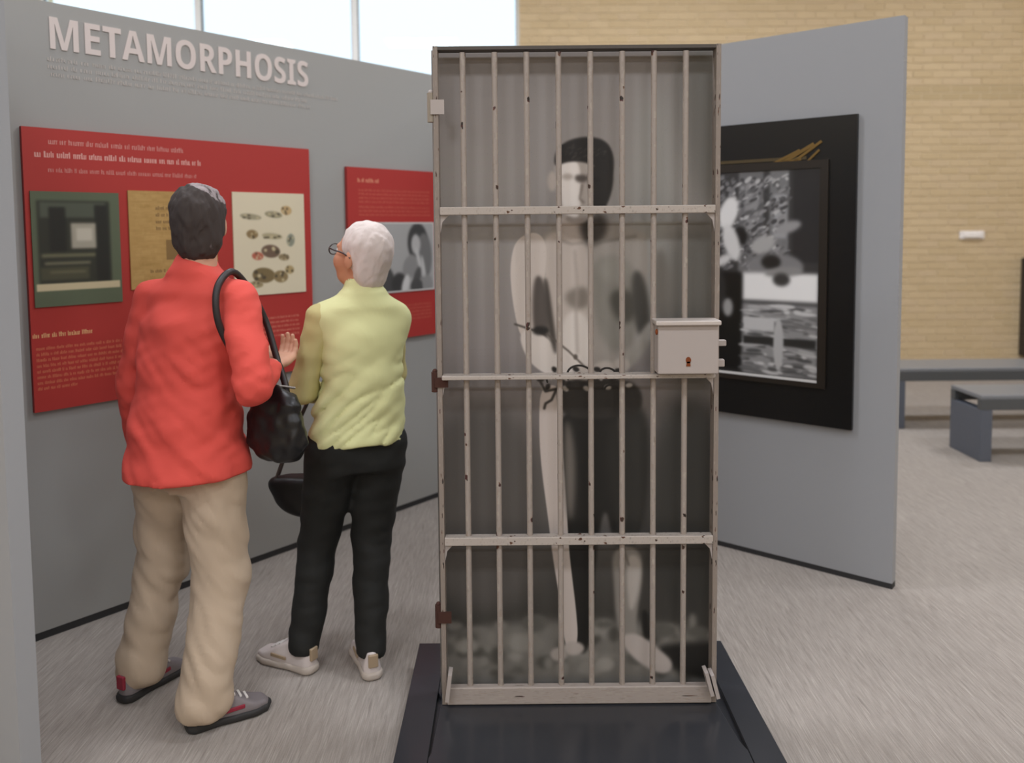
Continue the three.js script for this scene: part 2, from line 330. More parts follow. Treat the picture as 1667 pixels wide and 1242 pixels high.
// ---------------------------------------------------------------- platform, backdrop print and cell door
const DX0 = -0.226, DX1 = 0.617, DZ = -2.437, DY = 0.088;
{
  const deckM = mat('#323337', 0.2);                     // one satin dark paint on every plate and on the plinth
  const pcx = 0.2, z0 = -2.80, z1 = -1.75, len = z1 - z0, zc = (z0 + z1) / 2;
  const p = thing('display_platform', 'low dark platform under the cell door', 'platform', [pcx, 0, zc]);
  part('plinth', rbox(1.04, 0.07, len - 0.02, 0.004, 0, 0.035, 0), deckM, p);
  // three deck plates; the middle one is narrower beside the door, which leaves a slot on each side
  const L = -0.537, Rr = 0.525;                          // outer edges relative to pcx
  const plate = (pts, m, name, top) => {
    const s = new THREE.Shape(pts.map(([x, z]) => new THREE.Vector2(x, -z)));
    const g = new THREE.ExtrudeGeometry(s, { depth: top - 0.07, bevelEnabled: true, bevelSize: 0.0015, bevelThickness: 0.0015, bevelSegments: 2, curveSegments: 4 });
    g.rotateX(-Math.PI / 2); return part(name, g, m, p, [0, 0.0705, 0]);
  };
  const za = z0 - zc, zb = z1 - zc, zd = DZ - zc;
  plate([[L, za], [-0.447, za], [-0.447, zb], [L, zb]], deckM, 'side_plate', 0.086);
  plate([[0.452, za], [Rr, za], [Rr + 0.02, zb], [0.452, zb]], deckM, 'side_plate', 0.086);
  plate([[-0.443, za], [0.41, za], [0.41, zd - 0.02], [0.418, zd + 0.03], [0.436, zd + 0.205], [0.448, zd + 0.24], [0.448, zb], [-0.443, zb], [-0.443, zd + 0.26], [-0.437, zd + 0.24], [-0.430, zd - 0.03], [-0.443, zd - 0.06]], deckM, 'deck_plate', 0.084);
}
// print behind the bars: a chained standing man in grey tones, drawn as a generic figure
const PX0 = -0.236, PX1 = 0.629, PY0 = 0.096, PY1 = 2.086, PZ = -2.492;
{
  const S = 1000, W = Math.round((PX1 - PX0) * S), H = Math.round((PY1 - PY0) * S);
  const P = (px, py) => { const t = (py - 77) / 1035; return [(lerp(-0.222, -0.252, t) + (px - 709) / 458 * lerp(0.841, 0.886, t) - PX0) * S, (PY1 - lerp(2.087, 0.118, t)) * S]; };
  const tex = canvasTexture(W, H, (c) => {
    const poly = (pts, col, blur = 4) => {
      c.filter = blur ? `blur(${blur}px)` : 'none'; c.fillStyle = col; c.beginPath();
      const q = pts.map(([x, y]) => P(x, y)); const n = q.length;
      c.moveTo((q[0][0] + q[n - 1][0]) / 2, (q[0][1] + q[n - 1][1]) / 2);
      for (let i = 0; i < n; i++) { const a = q[i], b = q[(i + 1) % n]; c.quadraticCurveTo(a[0], a[1], (a[0] + b[0]) / 2, (a[1] + b[1]) / 2); }
      c.fill(); c.filter = 'none';
    };
    const line = (pts, col, w, blur = 1) => { c.filter = blur ? `blur(${blur}px)` : 'none'; c.strokeStyle = col; c.lineWidth = w; c.lineCap = 'round'; c.lineJoin = 'round'; c.beginPath(); pts.forEach(([x, y], i) => { const p = P(x, y); i ? c.lineTo(...p) : c.moveTo(...p); }); c.stroke(); c.filter = 'none'; };
    const oval = (x, y, a, b, col, blur = 4, r = 0) => { const p = P(x, y); c.filter = blur ? `blur(${blur}px)` : 'none'; c.fillStyle = col; c.beginPath(); c.ellipse(p[0], p[1], a * 1.9, b * 1.9, r, 0, 7); c.fill(); c.filter = 'none'; };
    // studio backdrop of the printed picture and its mottled floor
    const bg = c.createLinearGradient(0, 0, 0, H);
    for (const [t, col] of [[0, '#8b8582'], [0.10, '#908a87'], [0.25, '#98938f'], [0.45, '#8b8584'], [0.60, '#716b69'], [0.72, '#5a5755'], [0.80, '#484542'], [0.88, '#3c3a36'], [1, '#3c3a36']]) bg.addColorStop(t, col);
    c.fillStyle = bg; c.fillRect(0, 0, W, H);
    for (const [x, a] of [[850, '#979290'], [1030, '#989793']]) poly([[x, 130], [x + 70, 130], [x + 80, 560], [x - 10, 560]], a, 40);
    poly([[1090, 60], [1190, 60], [1190, 330], [1130, 330]], '#6c6a65', 34);
    poly([[1080, 350], [1190, 340], [1190, 620], [1080, 620]], '#66645f', 34);
    poly([[1060, 620], [1190, 640], [1190, 1000], [1050, 1000]], '#33322f', 30);
    poly([[690, 640], [880, 640], [890, 985], [690, 985]], '#56524f', 30);
    poly([[680, 1004], [1190, 1004], [1190, 1150], [680, 1150]], '#75726d', 14);
    for (let k = 0; k < 90; k++) oval(rr(705, 1170), rr(1005, 1112), rr(6, 22), rr(5, 16), ['#7f7c76', '#5c5a55', '#8c8983', '#4f4d48', '#75726d'][Math.floor(rnd() * 5)], 7);
    poly([[1062, 1052], [1100, 1045], [1190, 1040], [1190, 1112], [1110, 1104]], '#1f1e1c', 9);
    // legs: a lit front edge and a dark inner side
    poly([[908, 640], [1045, 640], [1052, 760], [1040, 880], [1000, 880], [985, 800], [968, 900], [962, 1060], [935, 1060], [930, 960], [905, 880], [893, 780]], '#171614', 5);
    poly([[985, 640], [1060, 640], [1060, 800], [1030, 900], [1000, 890]], '#2a2926', 10);
    poly([[880, 612], [916, 612], [915, 700], [922, 800], [926, 880], [932, 935], [938, 985], [942, 1040], [930, 1062], [918, 1040], [913, 980], [900, 900], [892, 830], [880, 740], [877, 670]], '#c6bbb5', 1.5);
    poly([[918, 650], [936, 700], [938, 790], [930, 850], [918, 800]], '#6f6963', 9);
    oval(934, 1052, 18, 12, '#b5aca6', 4); oval(910, 1062, 14, 12, '#a8a09a', 4);
    poly([[995, 880], [1042, 880], [1048, 930], [1036, 1000], [1038, 1032], [1016, 1040], [1002, 1004], [1000, 950]], '#8d8882', 5);
    poly([[1022, 890], [1046, 900], [1040, 960], [1026, 1000], [1020, 940]], '#b3aca6', 5);
    line([[1006, 650], [1012, 740], [1018, 830], [1014, 880], [1024, 912]], '#55504b', 4, 3);
    poly([[1008, 1030], [1040, 1026], [1070, 1052], [1098, 1076], [1090, 1098], [1062, 1094], [1022, 1062]], '#b9b0ab', 5);
    poly([[1044, 985], [1056, 990], [1062, 1040], [1046, 1034]], '#1c1b19', 4);
    oval(985, 1080, 16, 12, '#97938d', 6);
    // torso: lit from the left, right half in grey
    poly([[905, 350], [962, 356], [1010, 352], [1046, 366], [1058, 402], [1050, 470], [1032, 540], [1022, 606], [885, 612], [892, 530], [886, 450], [870, 400], [882, 368]], '#9c9690', 5);
    poly([[890, 362], [950, 366], [962, 420], [956, 480], [962, 560], [960, 606], [908, 606], [900, 520], [888, 450], [880, 400]], '#c4bab3', 6);
    poly([[912, 494], [958, 490], [964, 575], [950, 604], [918, 596]], '#dcd5cf', 6);
    poly([[915, 462], [958, 448], [962, 486], [930, 490]], '#857d75', 8);
    poly([[958, 400], [1030, 410], [1046, 480], [1028, 560], [990, 560], [966, 500]], '#85827b', 10);
    poly([[985, 462], [1030, 454], [1040, 500], [1010, 520]], '#4a4842', 9);
    poly([[1030, 420], [1052, 440], [1062, 530], [1040, 540], [1028, 480]], '#403e3a', 7);
    oval(1000, 425, 26, 20, '#8f8c85', 10); oval(1035, 375, 18, 12, '#9a948d', 7);
    // left arm hanging, forearm across to the wrist irons
    poly([[842, 374], [872, 362], [890, 380], [888, 430], [880, 470], [876, 520], [850, 540], [838, 500], [830, 440], [832, 400]], '#cdc3bc', 1.5);
    poly([[868, 430], [888, 440], [896, 530], [880, 542], [866, 520]], '#564f4b', 5);
    poly([[842, 525], [872, 520], [905, 548], [945, 580], [955, 602], [925, 608], [890, 596], [858, 572]], '#d8d0ca', 2);
    poly([[884, 436], [892, 440], [900, 500], [908, 560], [902, 562], [890, 510]], '#4a4440', 4);
    line([[838, 512], [868, 522]], '#3c3733', 5, 2); oval(880, 523, 13, 7, '#1c1a19', 4);
    line([[890, 528], [925, 556], [960, 590]], '#5c544e', 5, 2);
    // right arm
    poly([[1058, 505], [1070, 520], [1050, 560], [1024, 590], [1008, 580], [1030, 548]], '#9e9a94', 6);
    poly([[1070, 380], [1092, 420], [1100, 500], [1074, 520], [1062, 460]], '#6f6b65', 9);
    // shorts knot, hands and chain
    poly([[906, 600], [1040, 600], [1050, 660], [980, 670], [920, 665], [908, 640]], '#2a2724', 5);
    oval(955, 592, 20, 12, '#c2b9b2', 4); oval(985, 586, 18, 13, '#b8b0a9', 4); oval(1012, 580, 14, 11, '#b4aca5', 4);
    for (let k = 0; k < 26; k++) { const a = k / 26; oval(880 + a * 150, 602 + Math.sin(k * 1.1) * 16, 6, 4, k % 2 ? '#aaa49e' : '#24211f', 2, k); }
    for (const [x, y, r] of [[945, 598, 22], [990, 596, 14], [902, 604, 12], [996, 622, 12]]) { const p = P(x, y); c.strokeStyle = '#262321'; c.lineWidth = 6; c.beginPath(); c.ellipse(p[0], p[1], r * 1.9, r * 1.5, 0.3, Math.PI * 0.8, Math.PI * 2.1); c.stroke(); }
    line([[880, 606], [888, 622], [906, 618], [898, 636], [888, 642], [886, 650]], '#2a2623', 7, 2);
    // neck and head, a plain shaded head with dark hair
    poly([[916, 326], [962, 326], [966, 378], [905, 372]], '#b7aca5', 5);
    poly([[940, 346], [988, 332], [990, 366], [966, 392], [948, 376]], '#3b3632', 9);
    poly([[903, 246], [985, 240], [992, 290], [975, 330], [950, 348], [925, 346], [912, 320], [904, 280]], '#b1a8a1', 4);
    poly([[908, 252], [944, 248], [946, 300], [944, 345], [922, 342], [912, 312]], '#e6dfda', 3);
    oval(899, 284, 7, 16, '#b9afa8', 4);
    poly([[934, 274], [958, 274], [956, 286], [938, 286]], '#58504b', 4); line([[948, 290], [944, 312], [950, 318]], '#7b716a', 6, 3); line([[936, 332], [954, 330]], '#6a5f59', 6, 3);
    poly([[956, 262], [996, 250], [1000, 290], [984, 334], [964, 338], [958, 300]], '#1d1a18', 3);
    poly([[902, 262], [904, 236], [924, 219], [960, 213], [990, 222], [1001, 250], [996, 282], [974, 262], [946, 252], [918, 254]], '#1b1817', 3);
    for (let k = 0; k < 70; k++) { const x = rr(912, 984), y = rr(228, 250); line([[x, y], [x + rr(3, 8), y - rr(1, 5)]], rnd() < 0.35 ? '#3d3936' : '#141211', 3, 2); }
    oval(924, 277, 9, 5, '#b3a9a2', 4); oval(968, 282, 9, 4, '#0f0d0c', 3);
    poly([[918, 338], [946, 344], [960, 338], [950, 352], [926, 352]], '#958b84', 4);
    line([[908, 376], [930, 384], [950, 382]], '#8d837c', 5, 4); line([[960, 384], [1000, 378], [1036, 372]], '#6b665f', 5, 4);
    line([[936, 395], [940, 450], [938, 500], [940, 560]], '#a0968f', 6, 5);
    oval(937, 566, 3.4, 4.4, '#5e564f', 2);
    for (let k = 0; k < 2600; k++) { const v = rnd() < 0.5 ? 0 : 255; c.fillStyle = `rgba(${v},${v},${v},0.035)`; c.fillRect(rnd() * W, rnd() * H, 3, 3); }
  });
  const o = thing('backdrop_print', 'life-size grey print of a chained shirtless man behind the cell door bars', 'photo print', [(PX0 + PX1) / 2, 0.0925, PZ]);
  boardMesh('print_board', PX1 - PX0, PY1 - PY0, 0.012, tex, '#2a2826', o, [0, (PY1 - PY0) / 2, -0.006], undefined, 0.6);
}
// cell door: chipped cream paint over rusty steel
{
  const w = DX1 - DX0, d = thing('cell_door', 'old barred steel cell door with chipped cream-grey paint standing on the platform', 'cell door', [(DX0 + DX1) / 2, DY, DZ]);
  const X = (x) => x - (DX0 + DX1) / 2, Y = (y) => y - DY;
  const chip = (w2, h2, many, base) => canvasTexture(w2, h2, (c, W, H) => {
    c.fillStyle = base; c.fillRect(0, 0, W, H);
    for (let k = 0; k < W * H / 160; k++) { c.fillStyle = ['rgba(190,182,172,0.25)', 'rgba(120,112,104,0.22)', 'rgba(140,120,104,0.2)'][Math.floor(rnd() * 3)]; c.fillRect(rnd() * W, rnd() * H, rr(1, 7), rr(1, 16)); }
    for (let k = 0; k < many; k++) {
      const x = rnd() * W, y = rnd() * H, s = rr(1.5, 5.5);
      for (let j = 0; j < 5; j++) { c.fillStyle = ['#3a2a22', '#231c19', '#5b3a28', '#4c2a2a'][Math.floor(rnd() * 4)]; c.beginPath(); c.ellipse(x + rr(-s, s) * 0.6, y + rr(-s, s), s * rr(0.4, 0.9), s * rr(0.5, 1.3), rr(0, 3), 0, 7); c.fill(); }
    }
  });
  const paint = mat('#ffffff', 0.5, { map: chip(256, 256, 3, '#a59b95') });
  const barM = [0, 1, 2].map((k) => { const t = chip(48, 1536, 9 + 4 * k, '#9d938c'); return mat('#ffffff', 0.5, { map: t }); });
  const railM = mat('#ffffff', 0.42, { map: chip(1024, 48, 16, '#b0a7a0') }), plain = mat('#ada4a0', 0.5), stileM = mat('#ffffff', 0.55, { map: chip(48, 1536, 24, '#8a7f77') });
  const rust = mat('#7a3c16', 0.85), darkRust = mat('#42261e', 0.9);
  const top = 2.081;
  // stiles are slim angle irons: the edge faces the viewer
  for (const s of [-1, 1]) {
    const x = s < 0 ? DX0 + 0.007 : DX1 - 0.007;
    part('stile', mergeGeometries([box(0.014, top - DY, 0.045, 0, 0, 0)]), stileM, d, [X(x), (top - DY) / 2, -0.012], 'slim worn side edge of the door');
  }
  part('top_rail', box(w - 0.028, 0.01, 0.045), mat('#4e4843', 0.6), d, [0, Y(top) - 0.006, -0.012]);
  const barG = new THREE.CylinderGeometry(0.0088, 0.0088, top - 0.018 - (DY + 0.05), 16, 1);
  for (let k = 0; k < 8; k++) part('bar', barG, barM[k % 3], d, [X(-0.1395 + k * 0.0936), Y((top - 0.018 + DY + 0.05) / 2), 0]).rotation.y = k * 1.7;
  const rail = (y, h, dep, z) => part('rail', new RoundedBoxGeometry(w - 0.03, h, dep, 2, 0.003), railM, d, [0, Y(y), z]);
  rail(1.601, 0.024, 0.03, 0.003); rail(1.106, 0.013, 0.05, 0.008); rail(0.603, 0.026, 0.032, 0.003);
  part('bottom_rail', new RoundedBoxGeometry(w - 0.03, 0.055, 0.026, 2, 0.004), paint, d, [0, 0.0285, 0.004]);
  // fillet gussets where the rails meet the stiles
  const gs = new THREE.Shape([new THREE.Vector2(0, 0), new THREE.Vector2(0.026, 0), new THREE.Vector2(0.007, -0.02), new THREE.Vector2(0, -0.055)]);
  const gg = new THREE.ExtrudeGeometry(gs, { depth: 0.008, bevelEnabled: false });
  for (const y of [1.589, 1.0995, 0.59]) for (const s of [-1, 1]) { const m = part('gusset', gg, plain, d, [s * (w / 2 - 0.0145), Y(y), -0.002]); m.scale.x = -s; if (s < 0) m.scale.x = 1; }
  // hinge knuckles on the left edge, latch keepers on the right
  const hinge = (y, len, dark) => { const m = part('hinge', new THREE.CylinderGeometry(0.011, 0.011, len, 14), dark ? darkRust : mat('#93897b', 0.6), d, [-w / 2 - 0.008, Y(y), 0.0]); part('hinge_pin', new THREE.SphereGeometry(0.008, 10, 8), dark ? darkRust : plain, m, [0, len / 2 + 0.002, 0]); part('hinge_leaf', box(0.04, len * 0.5, 0.006, 0.02, 0, 0.012), dark ? darkRust : plain, m); };
  hinge(1.905, 0.085, false); hinge(0.365, 0.07, true); hinge(1.09, 0.06, true);
  // corner straps at the foot
  part('foot_strap', box(0.012, 0.085, 0.05), plain, d, [-w / 2 + 0.022, 0.068, 0.018]).rotation.z = -0.12;
  for (const k of [0, 1]) part('foot_strap', box(0.011, 0.075, 0.045), plain, d, [w / 2 - 0.03 + k * 0.018, 0.078 - k * 0.008, 0.028]).rotation.z = 0.25;
  // lock box with overhanging lid and a rusty keyhole
  const lb = part('lock_box', new RoundedBoxGeometry(0.178, 0.146, 0.062, 3, 0.005), plain, d, [X(0.512), Y(1.192), 0.042], 'pale pinkish-grey lock box');
  part('lid', new RoundedBoxGeometry(0.190, 0.014, 0.082, 2, 0.004), mat('#c3bab4', 0.4), lb, [-0.002, 0.0785, 0.004]);
  const kh = new THREE.Shape(); kh.absellipse(0, 0.004, 0.0075, 0.0095, 0, Math.PI * 2); const kh2 = new THREE.Shape([new THREE.Vector2(-0.0048, 0), new THREE.Vector2(0.0048, 0), new THREE.Vector2(0.0062, -0.014), new THREE.Vector2(-0.0062, -0.014)]);
  part('keyhole', mergeGeometries([new THREE.ExtrudeGeometry(kh, { depth: 0.003, bevelEnabled: false, curveSegments: 12 }), new THREE.ExtrudeGeometry(kh2, { depth: 0.003, bevelEnabled: false })]), rust, lb, [0.0, -0.035, 0.030], 'rust-brown keyhole');
  part('bolt', new RoundedBoxGeometry(0.035, 0.018, 0.02, 2, 0.003), plain, lb, [0.104, 0.012, -0.02]); part('bolt', new RoundedBoxGeometry(0.03, 0.022, 0.02, 2, 0.003), plain, lb, [0.102, -0.048, -0.02]);
  part('rust_patch', new THREE.SphereGeometry(0.009, 8, 6).scale(0.5, 1, 0.6), rust, lb, [-0.092, 0.052, 0.026]);
}

// ---------------------------------------------------------------- benches and wall fittings at the back
function bench(label, x0, x1, zf, depth, h) {
  const b = thing('bench', label, 'bench', [(x0 + x1) / 2, 0, zf - depth / 2], 0), w = x1 - x0, m = mat('#787b80', 0.33), legM = mat('#585d68', 0.55), ap = mat('#4f5153', 0.55);
  part('seat', rbox(w, 0.028, depth, 0.006, 0, h - 0.014, 0), m, b);  // seat paler than legs and apron: light from above put into its colour
  for (const s of [-1, 1]) part('apron', rbox(w, 0.07, 0.05, 0.004, 0, h - 0.063, s * (depth / 2 - 0.025)), ap, b);
  for (const s of [-1, 1]) part('leg', rbox(0.075, h - 0.0985, depth, 0.004, s * (w / 2 - 0.0375), (h - 0.0985) / 2, 0), legM, b);
}
bench('long grey bench standing nearest the tan brick wall', 2.90, 6.0, -6.13, 0.42, 0.462);
bench('grey bench with solid slab legs in front of the other bench', 3.04, 6.2, -5.244, 0.375, 0.438);
{
  const s = thing('wall_fitting', 'small white fitting on the tan brick wall', 'wall fitting', [4.82, 1.39, ROOM.z0 + 0.009]);
  part('plate', new RoundedBoxGeometry(0.26, 0.085, 0.02, 3, 0.008), mat('#efe9e6', 0.4), s, [0, 0.043, 0.011]);
  part('cover', new RoundedBoxGeometry(0.19, 0.055, 0.02, 3, 0.009), mat('#f4efec', 0.35), s, [0, 0.043, 0.03]);
  const c = thing('wall_cabinet', 'dark brown cabinet on the brick wall at the right edge of the picture', 'cabinet', [5.72, 0.16, ROOM.z0 + 0.009]);
  part('body', new RoundedBoxGeometry(0.74, 1.03, 0.16, 2, 0.01), mat('#3a322c', 0.6), c, [0, 0.515, 0.082]);
  part('door', new RoundedBoxGeometry(0.66, 0.95, 0.02, 2, 0.006), mat('#332c28', 0.5), c, [0, 0.515, 0.171]);
  part('handle', new RoundedBoxGeometry(0.02, 0.1, 0.02, 2, 0.005), mat('#8a8580', 0.4), c, [0.27, 0.53, 0.191]);
}

// ---------------------------------------------------------------- figures: distance fields meshed with surface nets
function meshField(f, min, max, h) {
  const n = [0, 1, 2].map((k) => Math.ceil((max[k] - min[k]) / h) + 1), [nx, ny, nz] = n, v = new Float32Array(nx * ny * nz);
  for (let k = 0, i = 0; k < nz; k++) for (let j = 0; j < ny; j++) for (let q = 0; q < nx; q++, i++) v[i] = f(min[0] + q * h, min[1] + j * h, min[2] + k * h);
  const id = new Int32Array(nx * ny * nz).fill(-1), pos = [], idx = [], sx = 1, sy = nx, sz = nx * ny;
  const cs = [0, sx, sy, sx + sy, sz, sx + sz, sy + sz, sx + sy + sz], ed = [[0, 1], [2, 3], [4, 5], [6, 7], [0, 2], [1, 3], [4, 6], [5, 7], [0, 4], [1, 5], [2, 6], [3, 7]];
  for (let k = 0; k < nz - 1; k++) for (let j = 0; j < ny - 1; j++) for (let q = 0; q < nx - 1; q++) {
    const i = q + j * sy + k * sz; let m = 0;
    for (let c = 0; c < 8; c++) if (v[i + cs[c]] < 0) m |= 1 << c;
    if (m === 0 || m === 255) continue;
    let x = 0, y = 0, z = 0, e = 0;
    for (const [a, b] of ed) if (((m >> a) & 1) !== ((m >> b) & 1)) {
      const va = v[i + cs[a]], vb = v[i + cs[b]], t = va / (va - vb);
      x += lerp(a & 1, b & 1, t); y += lerp((a >> 1) & 1, (b >> 1) & 1, t); z += lerp((a >> 2) & 1, (b >> 2) & 1, t); e++;
    }
    id[i] = pos.length / 3; pos.push(min[0] + (q + x / e) * h, min[1] + (j + y / e) * h, min[2] + (k + z / e) * h);
  }
  for (let k = 1; k < nz - 1; k++) for (let j = 1; j < ny - 1; j++) for (let q = 1; q < nx - 1; q++) {
    const i = q + j * sy + k * sz, s0 = v[i] < 0;
    for (const [st, a, b] of [[sx, sy, sz], [sy, sz, sx], [sz, sx, sy]]) {
      if (s0 === (v[i + st] < 0)) continue;
      const A = id[i - a - b], B = id[i - b], C = id[i], D = id[i - a];
      if (A < 0 || B < 0 || C < 0 || D < 0) continue;
      if (s0) idx.push(A, B, C, A, C, D); else idx.push(A, C, B, A, D, C);
    }
  }
  const g = new THREE.BufferGeometry(); g.setAttribute('position', new THREE.Float32BufferAttribute(pos, 3)); g.setIndex(idx); g.computeVertexNormals(); return g;
}
const smin = (a, b, k) => { const h = Math.max(k - Math.abs(a - b), 0) / k; return Math.min(a, b) - h * h * k * 0.25; };
const smax = (a, b, k) => -smin(-a, -b, k);
function cap(a, b, ra, rb) {                              // tapered capsule
  const d = [b[0] - a[0], b[1] - a[1], b[2] - a[2]], l2 = d[0] * d[0] + d[1] * d[1] + d[2] * d[2];
  return (x, y, z) => { const px = x - a[0], py = y - a[1], pz = z - a[2], t = clamp((px * d[0] + py * d[1] + pz * d[2]) / l2, 0, 1); return Math.hypot(px - d[0] * t, py - d[1] * t, pz - d[2] * t) - lerp(ra, rb, t); };
}
function ell(c, r, m) {                                   // ellipsoid, optional frame
  const s = Math.min(...r);
  return (x, y, z) => { let p = [x - c[0], y - c[1], z - c[2]]; if (m) p = m(p); const k = Math.hypot(p[0] / r[0], p[1] / r[1], p[2] / r[2]), k1 = Math.hypot(p[0] / r[0] / r[0], p[1] / r[1] / r[1], p[2] / r[2] / r[2]); return k1 < 1e-6 ? -s : k * (k - 1) / k1; };
}
function loft(keys, yaw, pow = 2.3) {                     // keys: [y, cx, cz, half width, half depth], rising y
  const c = Math.cos(yaw), s = Math.sin(yaw), n = keys.length;
  return (x, y, z) => {
    let i = 0; while (i < n - 2 && y > keys[i + 1][0]) i++;
    const a = keys[i], b = keys[i + 1], t = smooth(a[0], b[0], clamp(y, a[0], b[0])), cx = lerp(a[1], b[1], t), cz = lerp(a[2], b[2], t), w = lerp(a[3], b[3], t), d = lerp(a[4], b[4], t);
    const dx = x - cx, dz = z - cz, u = Math.abs(dx * c + dz * s), q = Math.abs(-dx * s + dz * c);
    const r = (Math.pow(Math.pow(u / w, pow) + Math.pow(q / d, pow), 1 / pow) - 1) * Math.min(w, d) * 1.1;
    const over = Math.max(keys[0][0] - y, y - keys[n - 1][0]);
    return over > 0 ? Math.hypot(Math.max(r, 0), over) + Math.min(r, 0) * 0 : Math.max(r, over);
  };
}
const union = (fs, k) => (x, y, z) => { let d = fs[0](x, y, z); for (let i = 1; i < fs.length; i++) d = smin(d, fs[i](x, y, z), k); return d; };
function frame(c, yaw, pitch = 0, roll = 0) {             // head frame: facing -z at yaw 0, +yaw turns right, +pitch looks up
  const m = new THREE.Matrix4().makeRotationFromEuler(new THREE.Euler(pitch, -yaw, roll, 'YXZ')), inv = m.clone().invert().elements, e = m.elements;
  return {
    toLocal: (x, y, z) => { x -= c[0]; y -= c[1]; z -= c[2]; return [inv[0] * x + inv[4] * y + inv[8] * z, inv[1] * x + inv[5] * y + inv[9] * z, inv[2] * x + inv[6] * y + inv[10] * z]; },
    toWorld: (p) => [e[0] * p[0] + e[4] * p[1] + e[8] * p[2] + c[0], e[1] * p[0] + e[5] * p[1] + e[9] * p[2] + c[1], e[2] * p[0] + e[6] * p[1] + e[10] * p[2] + c[2]],
  };
}
function headField(F) {
  const skull = ell([0, 0.03, 0.012], [0.074, 0.088, 0.092]), face = ell([0, -0.03, -0.03], [0.058, 0.085, 0.062]), jaw = ell([0, -0.085, -0.045], [0.042, 0.03, 0.04]);
  const nose = cap([0, -0.005, -0.088], [0, -0.04, -0.110], 0.008, 0.013), lips = ell([0, -0.066, -0.087], [0.022, 0.010, 0.010]), brow = ell([0, 0.018, -0.080], [0.048, 0.012, 0.014]);
  const ears = [-1, 1].map((s) => ell([s * 0.076, -0.015, 0.008], [0.010, 0.031, 0.018])), sock = [-1, 1].map((s) => ell([s * 0.03, -0.001, -0.096], [0.017, 0.010, 0.012])), mouth = ell([0, -0.066, -0.100], [0.02, 0.0025, 0.008]);
  const cheeks = [-1, 1].map((s) => ell([s * 0.038, -0.035, -0.062], [0.024, 0.024, 0.024])), neck = cap([0, -0.06, 0.02], [0, -0.17, 0.03], 0.052, 0.056);
  return (x, y, z) => {
    const p = F.toLocal(x, y, z); let d = smin(skull(...p), face(...p), 0.04); d = smin(d, jaw(...p), 0.03);
    for (const c of cheeks) d = smin(d, c(...p), 0.03);
    d = smin(d, brow(...p), 0.015); for (const s of sock) d = smax(d, -s(...p), 0.012); d = smin(d, nose(...p), 0.014); d = smin(d, lips(...p), 0.01); d = smax(d, -mouth(...p), 0.005);
    for (const e of ears) d = smin(d, e(...p), 0.008);
    return smin(d, neck(...p), 0.03);
  };
}
// a hand: wrist at the frame's origin, fingers along local -y, palm facing local -z, thumb on the +x side (mirror for the other hand)
function handField(F, side, curl) {
  const fs = [cap([0, 0.03, 0], [0, -0.01, 0], 0.025, 0.024), ell([0, -0.05, 0], [0.038, 0.045, 0.016])], fingers = [];
  [[0.027, 0.072, 1.0], [0.009, 0.08, 1.08], [-0.010, 0.074, 1.0], [-0.027, 0.06, 0.82]].forEach(([x, len, q]) => {
    let p = [x, -0.085 + (q < 0.9 ? 0.008 : 0), 0], a = curl * 0.35; const seg = [0.45, 0.31, 0.24], rad = [0.0092, 0.0086, 0.0078, 0.007];
    for (let k = 0; k < 3; k++) { a += curl * 0.45; const l = len * seg[k], e = [p[0] * 1.02, p[1] - Math.cos(a) * l, p[2] - Math.sin(a) * l]; fingers.push(cap(p, e, rad[k], rad[k + 1])); p = e; }
    fs.push(cap([x * 0.8, -0.04, 0], [x, -0.085, 0], 0.012, 0.0095));
  });
  let p = [0.026, -0.025, -0.004]; for (const [dx, dy, dz, r0, r1] of [[0.022, -0.026, -0.012, 0.013, 0.011], [0.012, -0.026, -0.006, 0.0105, 0.0095], [0.004, -0.022, -0.006, 0.0095, 0.0075]]) { const e = [p[0] + dx, p[1] + dy, p[2] + dz]; fs.push(cap(p, e, r0, r1)); p = e; }
  const palm = union(fs, 0.014);
  return (x, y, z) => { const q = F.toLocal(x, y, z); q[0] *= side; let d = palm(...q); for (const f of fingers) d = smin(d, f(...q), 0.006); return d; };
}
const bounds = (pts, pad) => [[0, 1, 2].map((k) => Math.min(...pts.map((p) => p[k])) - pad), [0, 1, 2].map((k) => Math.max(...pts.map((p) => p[k])) + pad)];
